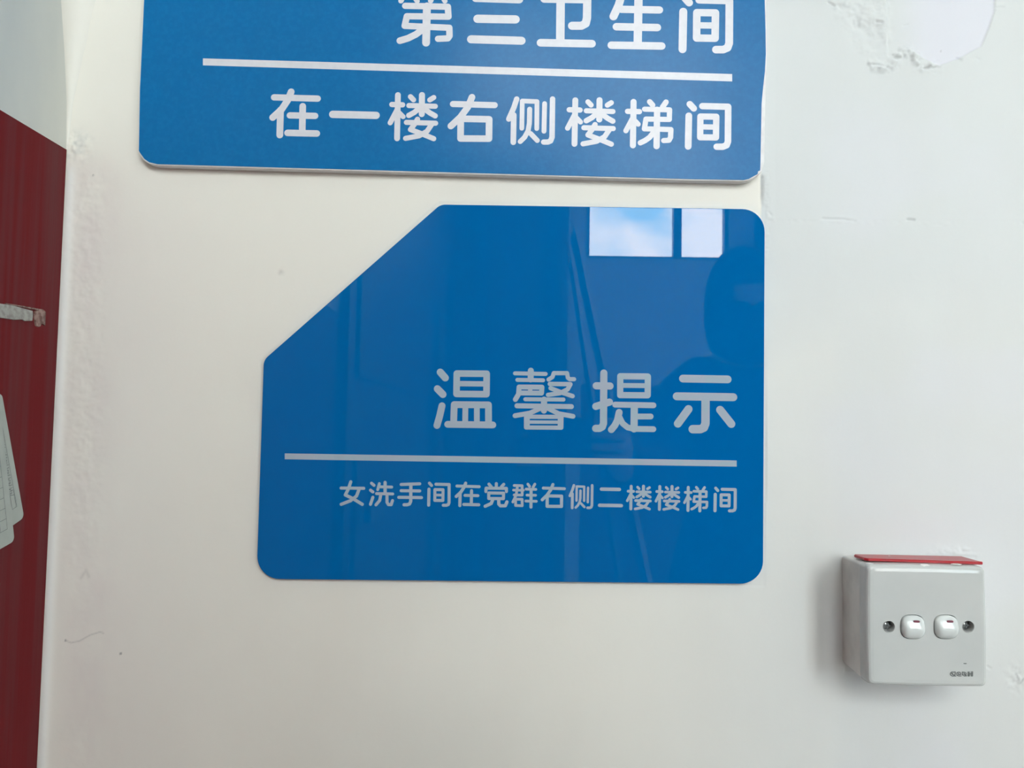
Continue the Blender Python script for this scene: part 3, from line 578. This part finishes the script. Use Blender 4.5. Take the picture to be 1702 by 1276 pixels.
# ------------------------------------------------------------------ things on the red side wall
XW = XS+.0007
tp = [(-8, 503), (0, 504.5), (20, 507), (36, 511.5), (53, 516.5), (53.5, 524), (52.5, 533), (40, 533.5), (36, 531), (22, 531.5), (0, 528), (-8, 527)]
def side_slab(name, pts3, th, m, parent=None, jag=0.0):
    """pts3: 3D points on the side wall; extruded towards +X"""
    bm = bmesh.new(); a = [bm.verts.new(p) for p in pts3]; c = sum(pts3, Vector())/len(pts3)
    b = [bm.verts.new(p+Vector((th, 0, 0))+(c-p).normalized()*min(th*.5, .0004)) for p in pts3]; k = len(a)
    for i in range(k): bm.faces.new((a[i], a[(i+1) % k], b[(i+1) % k], b[i]))
    bm.faces.new(a); bm.faces.new(b)
    if jag:
        top_ = [f for f in bm.faces if all(v in b for v in f.verts)]; res = bmesh.ops.poke(bm, faces=top_)
        for v in res['verts']: v.co.x += jag
    bmesh.ops.recalc_face_normals(bm, faces=bm.faces); return obj(name, bm, m, parent)
tt = thing('tape_remnant', 'torn end of grey foam tape stuck to the dark red wall', 'tape', at_x(30, 520, XW))
side_slab('foam_strip', [at_x(x, y, XW) for x, y in tp], .0009, M['tape'], tt, .0003)
gl_ = side_slab('glue_blob', [at_x(x, y, XW) for x, y in ((55.5, 518), (60, 515.5), (68, 515), (74.5, 517.5), (74, 530), (73.5, 541), (70, 539), (67, 538), (65.5, 543), (62, 543.5), (58, 541.5), (56.5, 534), (55.5, 526))], .0010, M['glue'], tt, .0007)
gl_['label'] = 'brown dried glue at the end of the tape'
side_slab('lifted_edge', [at_x(x, y, XW) for x, y in ((8, 503.5), (30, 507), (55, 511.5), (70, 514), (74.5, 518), (66, 516.2), (52, 513.8), (30, 509.2), (8, 505.2))], .0008, M['glue'], tt)
def card(px, py, tilt, th0, label, w=.070, l=.100, rad=.004, lines=()):
    c = at_x(px, py, XW+th0); up_ = Vector((0, -math.sin(tilt), math.cos(tilt))); wd = Vector((0, -math.cos(tilt), -math.sin(tilt)))
    P = fillet([(0, 0, rad), (w, 0, rad), (w, l, rad), (0, l, rad)], 6)
    t_ = thing('paper_card', label, 'card', c, 'cards hanging on the red wall')
    side_slab('card_sheet', [c+wd*p.x+up_*p.y for p in P], .0004, M['card'], t_)
    to3 = lambda p: c+wd*p[0]+up_*p[1]+Vector((.00045, 0, 0))
    stroke_mesh('printed_table', [(pts, w_) for pts, w_ in lines], to3, Vector((1, 0, 0)), M['ink'], t_, seg=4)
L1 = [([(.0065, .012), (.0065, .026), (.011, .026), (.011, .012), (.0065, .012)], .0003)]
random.seed(3)
for i in range(7):
    z = .022+i*.008; a = .0068
    L1 += [([(a, z), (a+.0035, z+.001), (a+.001, z+.004), (a+.004, z+.006)], .0004), ([(a+.0045, z), (a+.0045, z+.006), (a, z+.006)], .0004), ([(a+.001, z+.002), (a+.006, z+.003)], .0004)]
L1 += [([(.006, .012), (.006, .09)], .0003), ([(.014, .012), (.014, .09)], .0003)]
L2 = [([(.0065, .012+.008*i), (.06, .012+.008*i)], .0003) for i in range(9)]+[([(a, .012), (a, .076)], .0003) for a in (.0065, .014, .022, .032)]
card(39.5, 860, math.radians(19), .0003, 'white laminated card with a hand-filled table, the upper one behind', lines=L1)
card(23.5, 899, math.radians(13), .0012, 'white laminated card with an empty ruled table, lower and in front of the other', lines=L2)

# ------------------------------------------------------------------ what the glossy sign mirrors: boards leaning by the far wall, a person
def quad_board(name, label, cat, p_top, p_bot, width, thick, group):
    t_ = thing(name, label, cat, (p_bot[0], p_bot[1], 0), group)
    d = (Vector(p_top)-Vector(p_bot)); L = d.length; d.normalize(); wv = Vector((0, -1, 0)); wv = (wv-d*wv.dot(d)).normalized(); nv = d.cross(wv)
    def bb(nm, a0, a1, w0, w1, n0, n1, m):
        bm = bmesh.new(); bmesh.ops.create_cube(bm, size=1)
        for v in bm.verts: v.co = Vector(p_bot)+d*(a0+(v.co.x+.5)*(a1-a0))+wv*(w0+(v.co.y+.5)*(w1-w0))+nv*(n0+(v.co.z+.5)*(n1-n0))
        bmesh.ops.recalc_face_normals(bm, faces=bm.faces); return obj(nm, bm, m, t_)
    e = thick*.5
    bb('board_panel', e, L-e, e, width-e, -thick*.4, thick*.4, M['board'])
    bb('edge_trim', 0, L, 0, e, -thick/2, thick/2, M['edge']); bb('edge_trim', 0, L, width-e, width, -thick/2, thick/2, M['edge'])
    bb('edge_trim', 0, e, e, width-e, -thick/2, thick/2, M['edge']); bb('edge_trim', L-e, L, e, width-e, -thick/2, thick/2, M['edge'])
def mirror_pt(px, py, dist):
    """the room point that the sign mirrors at this pixel, dist = distance beyond the wall"""
    p = at(px, py, dist-0.004); return Vector((p.x, -p.y-.008, p.z))
def floor_pt(a, b):
    d = b-a; return a+d*((0.012-a.z)/d.z)
A = mirror_pt(958, 372, 2.9); B = mirror_pt(1003, 590, 2.9)
quad_board('display_board', 'tall dark display board with bright edging, leaning nearest the window wall', 'board', A, floor_pt(A, B), .30, .022, 'display boards leaning by the door')
A = mirror_pt(952, 425, 2.5); B = mirror_pt(978, 600, 2.5)
quad_board('display_board', 'dark display board with bright edging, leaning in front of the taller one', 'board', A, floor_pt(A, B), .20, .014, 'display boards leaning by the door')

def skin(name, verts, edges, rad, m, parent, sub=2, root=0, smooth=True):
    me = bpy.data.meshes.new(name); me.from_pydata([Vector(v) for v in verts], edges, []); o = link(name, me, m, parent)
    o.modifiers.new('s', 'SKIN').use_smooth_shade = True
    if not me.skin_vertices:
        me.attributes.new('x', 'FLOAT', 'POINT')
    sv = me.skin_vertices[0].data
    for i, q in enumerate(rad):
        sv[i].radius = (q, q) if not isinstance(q, tuple) else q; sv[i].use_root = (i == root)
    sd_ = o.modifiers.new('d', 'SUBSURF'); sd_.levels = sub; sd_.render_levels = sub
    bpy.context.view_layer.update(); dg = bpy.context.evaluated_depsgraph_get(); ev = bpy.data.meshes.new_from_object(o.evaluated_get(dg)); o.modifiers.clear(); o.data = ev; ev.name = name
    ev.polygons.foreach_set('use_smooth', [True]*len(ev.polygons)); return o
PX_, PY_ = 0.545, -1.36
pe = thing('person', 'masked person in a dark hooded jacket holding up a phone, reflected in the glossy sign', 'person', (PX_, PY_, 0))
V = []; E = []; Rr = []
def chain(pts, start=None):
    prev = start
    for p, q in pts:
        V.append(p); Rr.append(q); i = len(V)-1
        if prev is not None: E.append((prev, i))
        prev = i
    return prev
x, y = PX_, PY_
pel = chain([((x, y, .90), .12)])
wai = chain([((x, y, 1.02), .105)], pel); che = chain([((x, y+.01, 1.18), .125)], wai); upc = chain([((x, y+.01, 1.345), .080)], che)
nk = chain([((x, y+.015, 1.405), .072), ((x, y+.03, 1.43), .046), ((x, y+.045, 1.475), .060), ((x, y+.045, 1.545), .076), ((x, y+.04, 1.605), .066), ((x, y+.035, 1.635), .03)], upc)
def hand(wr_, palm, kn, tips_, thumb):
    a = chain([(wr_, .026), (palm, (.016, .034))]); return a
wl_ = chain([((x-.115, y+.01, 1.345), .050), ((x-.175, y+.05, 1.29), .046), ((x-.200, y+.14, 1.20), .042), ((x-.235, y+.27, 1.12), .038), ((.235, -.93, 1.125), .034), ((.175, -.80, 1.14), .024), ((.166, -.755, 1.165), .030), ((.160, -.705, 1.185), .030)], upc)
for k, zf in enumerate((1.222, 1.203, 1.184, 1.166)):
    chain([((.160, -.672, zf), .0092), ((.151, -.634, zf+.001), .0088), ((.128, -.6185, zf+.002), .0080), ((.108-.004*(k in (1, 2)), -.6195, zf+.002), .0068)], wl_)
chain([((.150, -.690, 1.222), .012), ((.128, -.655, 1.224), .0100), ((.108, -.646, 1.215), .0085)], wl_-1)
wr2 = chain([((x+.115, y+.01, 1.345), .050), ((x+.165, y+.005, 1.29), .046), ((x+.185, y, 1.16), .042), ((x+.205, y-.01, 1.02), .038), ((x+.215, y+.03, .90), .034), ((x+.215, y+.06, .79), .024), ((x+.212, y+.065, .735), .030), ((x+.210, y+.068, .70), .030)], upc)
for k, (dy, ln) in enumerate(((.030, .072), (.010, .080), (-.010, .074), (-.028, .058))):
    yy = y+.068+dy; chain([((x+.210, yy, .675), .0088), ((x+.206, yy+.003, .675-ln*.5), .0080), ((x+.196, yy+.006, .675-ln*.95), .0066)], wr2)
chain([((x+.196, y+.105, .725), .011), ((x+.186, y+.115, .69), .009), ((x+.180, y+.115, .665), .008)], wr2-1)
for s in (-1, 1):
    chain([((x+s*.085, y, .84), .082), ((x+s*.09, y+.01, .64), .066), ((x+s*.09, y+.02, .46), .050), ((x+s*.09, y, .30), .046), ((x+s*.09, y-.02, .095), .034), ((x+s*.095, y+.05, .045), .032), ((x+s*.10, y+.13, .035), .026)], pel)
# face: brow, nose, chin as extra short chains
hm = nk-2
chain([((x, y+.118, 1.525), .013), ((x, y+.134, 1.508), .010)], hm)
body = skin('body', V, E, Rr, M['skin'], pe, sub=2, root=pel)
for s in (-1, 1):
    bm = bmesh.new(); bmesh.ops.create_uvsphere(bm, u_segments=14, v_segments=8, radius=.0125, matrix=Matrix.Translation((x+s*.030, y+.108, 1.548))); obj('eye', bm, M['eye'], pe, True)
    bm = bmesh.new(); bmesh.ops.create_uvsphere(bm, u_segments=14, v_segments=8, radius=.03, matrix=Matrix.Translation((x+s*.079, y+.04, 1.53)) @ Matrix.Diagonal((.3, .6, 1, 1))); obj('ear', bm, M['skin'], pe, True)
bm = bmesh.new(); bmesh.ops.create_uvsphere(bm, u_segments=14, v_segments=8, radius=.02, matrix=Matrix.Translation((x, y+.108, 1.478)) @ Matrix.Diagonal((1.1, .4, .35, 1))); mo = obj('mouth', bm, M['mark'], pe, True)
bm = bmesh.new(); bmesh.ops.create_uvsphere(bm, u_segments=32, v_segments=24, radius=1)
for v in bm.verts:
    c = v.co.copy(); w_ = .088; zz = c.z
    bob = 1.0 if zz > -.2 else 1.0-.10*(-.2-zz)
    v.co = Vector((x+c.x*w_*bob*(1 if zz > 0 else 1.02), y+.030+c.y*.104, 1.545+(zz*.128 if zz > 0 else zz*.160)))
    if c.y > .25 and zz < .20 and abs(c.x) < .70: v.co.y = min(v.co.y, y+.055)
obj('hair', bm, M['hair'], pe, True)
bm = bmesh.new(); bmesh.ops.create_uvsphere(bm, u_segments=96, v_segments=64, radius=1)
gone = []
for v in bm.verts:
    c = v.co.copy(); zz = c.z
    if (c.x/.60)**2+((zz+.05)/.62)**2 < 1 and c.y > 0: gone.append(v)
    k = 1.0 if zz > -.1 else 1.0+.22*(-.1-zz)**1.2
    v.co = Vector((x+c.x*.090*k, y+.022+c.y*.125*k, 1.545+(zz*.140 if zz > 0 else zz*.185)))
bmesh.ops.delete(bm, geom=gone, context='VERTS')
hd = obj('hood', bm, M['jacket'], pe, True); md = hd.modifiers.new('t', 'SOLIDIFY'); md.thickness = .005
bm = bmesh.new(); rows = []
for i in range(9):
    zc = 1.425+.100*i/8; rr = []
    for j in range(17):
        a_ = PI*(j/16); bulge = .012*math.sin(PI*i/8)+.02*math.exp(-((j-8)/2.2)**2)*math.sin(PI*i/8)
        rr.append(bm.verts.new((x-.080*math.cos(a_), y+.045+(.080+bulge)*math.sin(a_), zc)))
    rows.append(rr)
for a, b in zip(rows, rows[1:]):
    for j in range(16): bm.faces.new((a[j], a[j+1], b[j+1], b[j]))
obj('added_face_mask', bm, M['hair'], pe, True)  # mask added to keep the lit face dark in the mirror image
# jacket and trousers follow the body
def sub_body(idx_fn, grow, name, m):
    keep = [i for i in range(len(V)) if idx_fn(i)]; mp_ = {o: k for k, o in enumerate(keep)}
    vs = [V[i] for i in keep]; es = [(mp_[a], mp_[b]) for a, b in E if a in mp_ and b in mp_]
    rs_ = [tuple(q+grow for q in (Rr[i] if isinstance(Rr[i], tuple) else (Rr[i], Rr[i]))) for i in keep]
    return skin(name, vs, es, rs_, m, pe, 2, mp_.get(pel, 0))
torso = {0, 1, 2, 3, 4}
la = set(range(wl_-7, wl_-1)); ra = set(range(wr2-7, wr2-1))
sub_body(lambda i: i in torso | la | ra, .024, 'jacket', M['jacket'])
hem = skin('jacket_hem', [(x, y, .70), (x, y, .80), (x, y, .93), (x, y, 1.02), (x, y+.005, 1.10)], [(0, 1), (1, 2), (2, 3), (3, 4)], [(.205, .175), (.20, .17), (.170, .150), (.135, .128), (.135, .130)], M['jacket'], pe, 2, 0)
legs = set()
for i, v in enumerate(V):
    if v[2] < .86 and v[2] > .05 and abs(abs(v[0]-x)-.09) < .02 and Rr[i] != .032: legs.add(i)
for s in (-1, 1):
    skin('trouser_leg', [(x+s*.085, y, .84), (x+s*.09, y+.01, .64), (x+s*.09, y+.02, .46), (x+s*.09, y, .30), (x+s*.09, y-.015, .10)], [(0, 1), (1, 2), (2, 3), (3, 4)], [.096, .080, .066, .062, .055], M['trousers'], pe, 2, 0)
for s in (-1, 1):
    bm = bmesh.new(); bmesh.ops.create_uvsphere(bm, u_segments=24, v_segments=16, radius=1)
    for v in bm.verts:
        c = v.co; v.co = Vector((x+s*.095+c.x*.046, y+.045+c.y*.135, max(.0, .052+c.z*(.058 if c.y < .2 else .040))))
    obj('shoe', bm, M['phone'], pe, True)
ph = thing('phone', 'graphite phone held level in the hand, camera side to the signs', 'phone', (.063, -.633, 1.16))
Pp = fillet([(-.012, 1.160, .009), (.138, 1.160, .009), (.138, 1.232, .009), (-.012, 1.232, .009)], 6)
slab('phone_body', Pp, -.6295, -.6375, .001, M['phone'], ph)
cb = slab('camera_bump', fillet([(-.008, 1.196, .007), (.028, 1.196, .007), (.028, 1.230, .007), (-.008, 1.230, .007)], 6), -.6280, -.6295, .0005, M['phone'], ph)
for cx, cz in ((0.0, 1.220), (0.0, 1.204), (.018, 1.212)):
    slab('camera_lens', [Vector((cx+q.x, cz+q.y)) for q in sup(.0065, 2, 24)], -.6265, -.6280, .0005, M['steel'], cb)
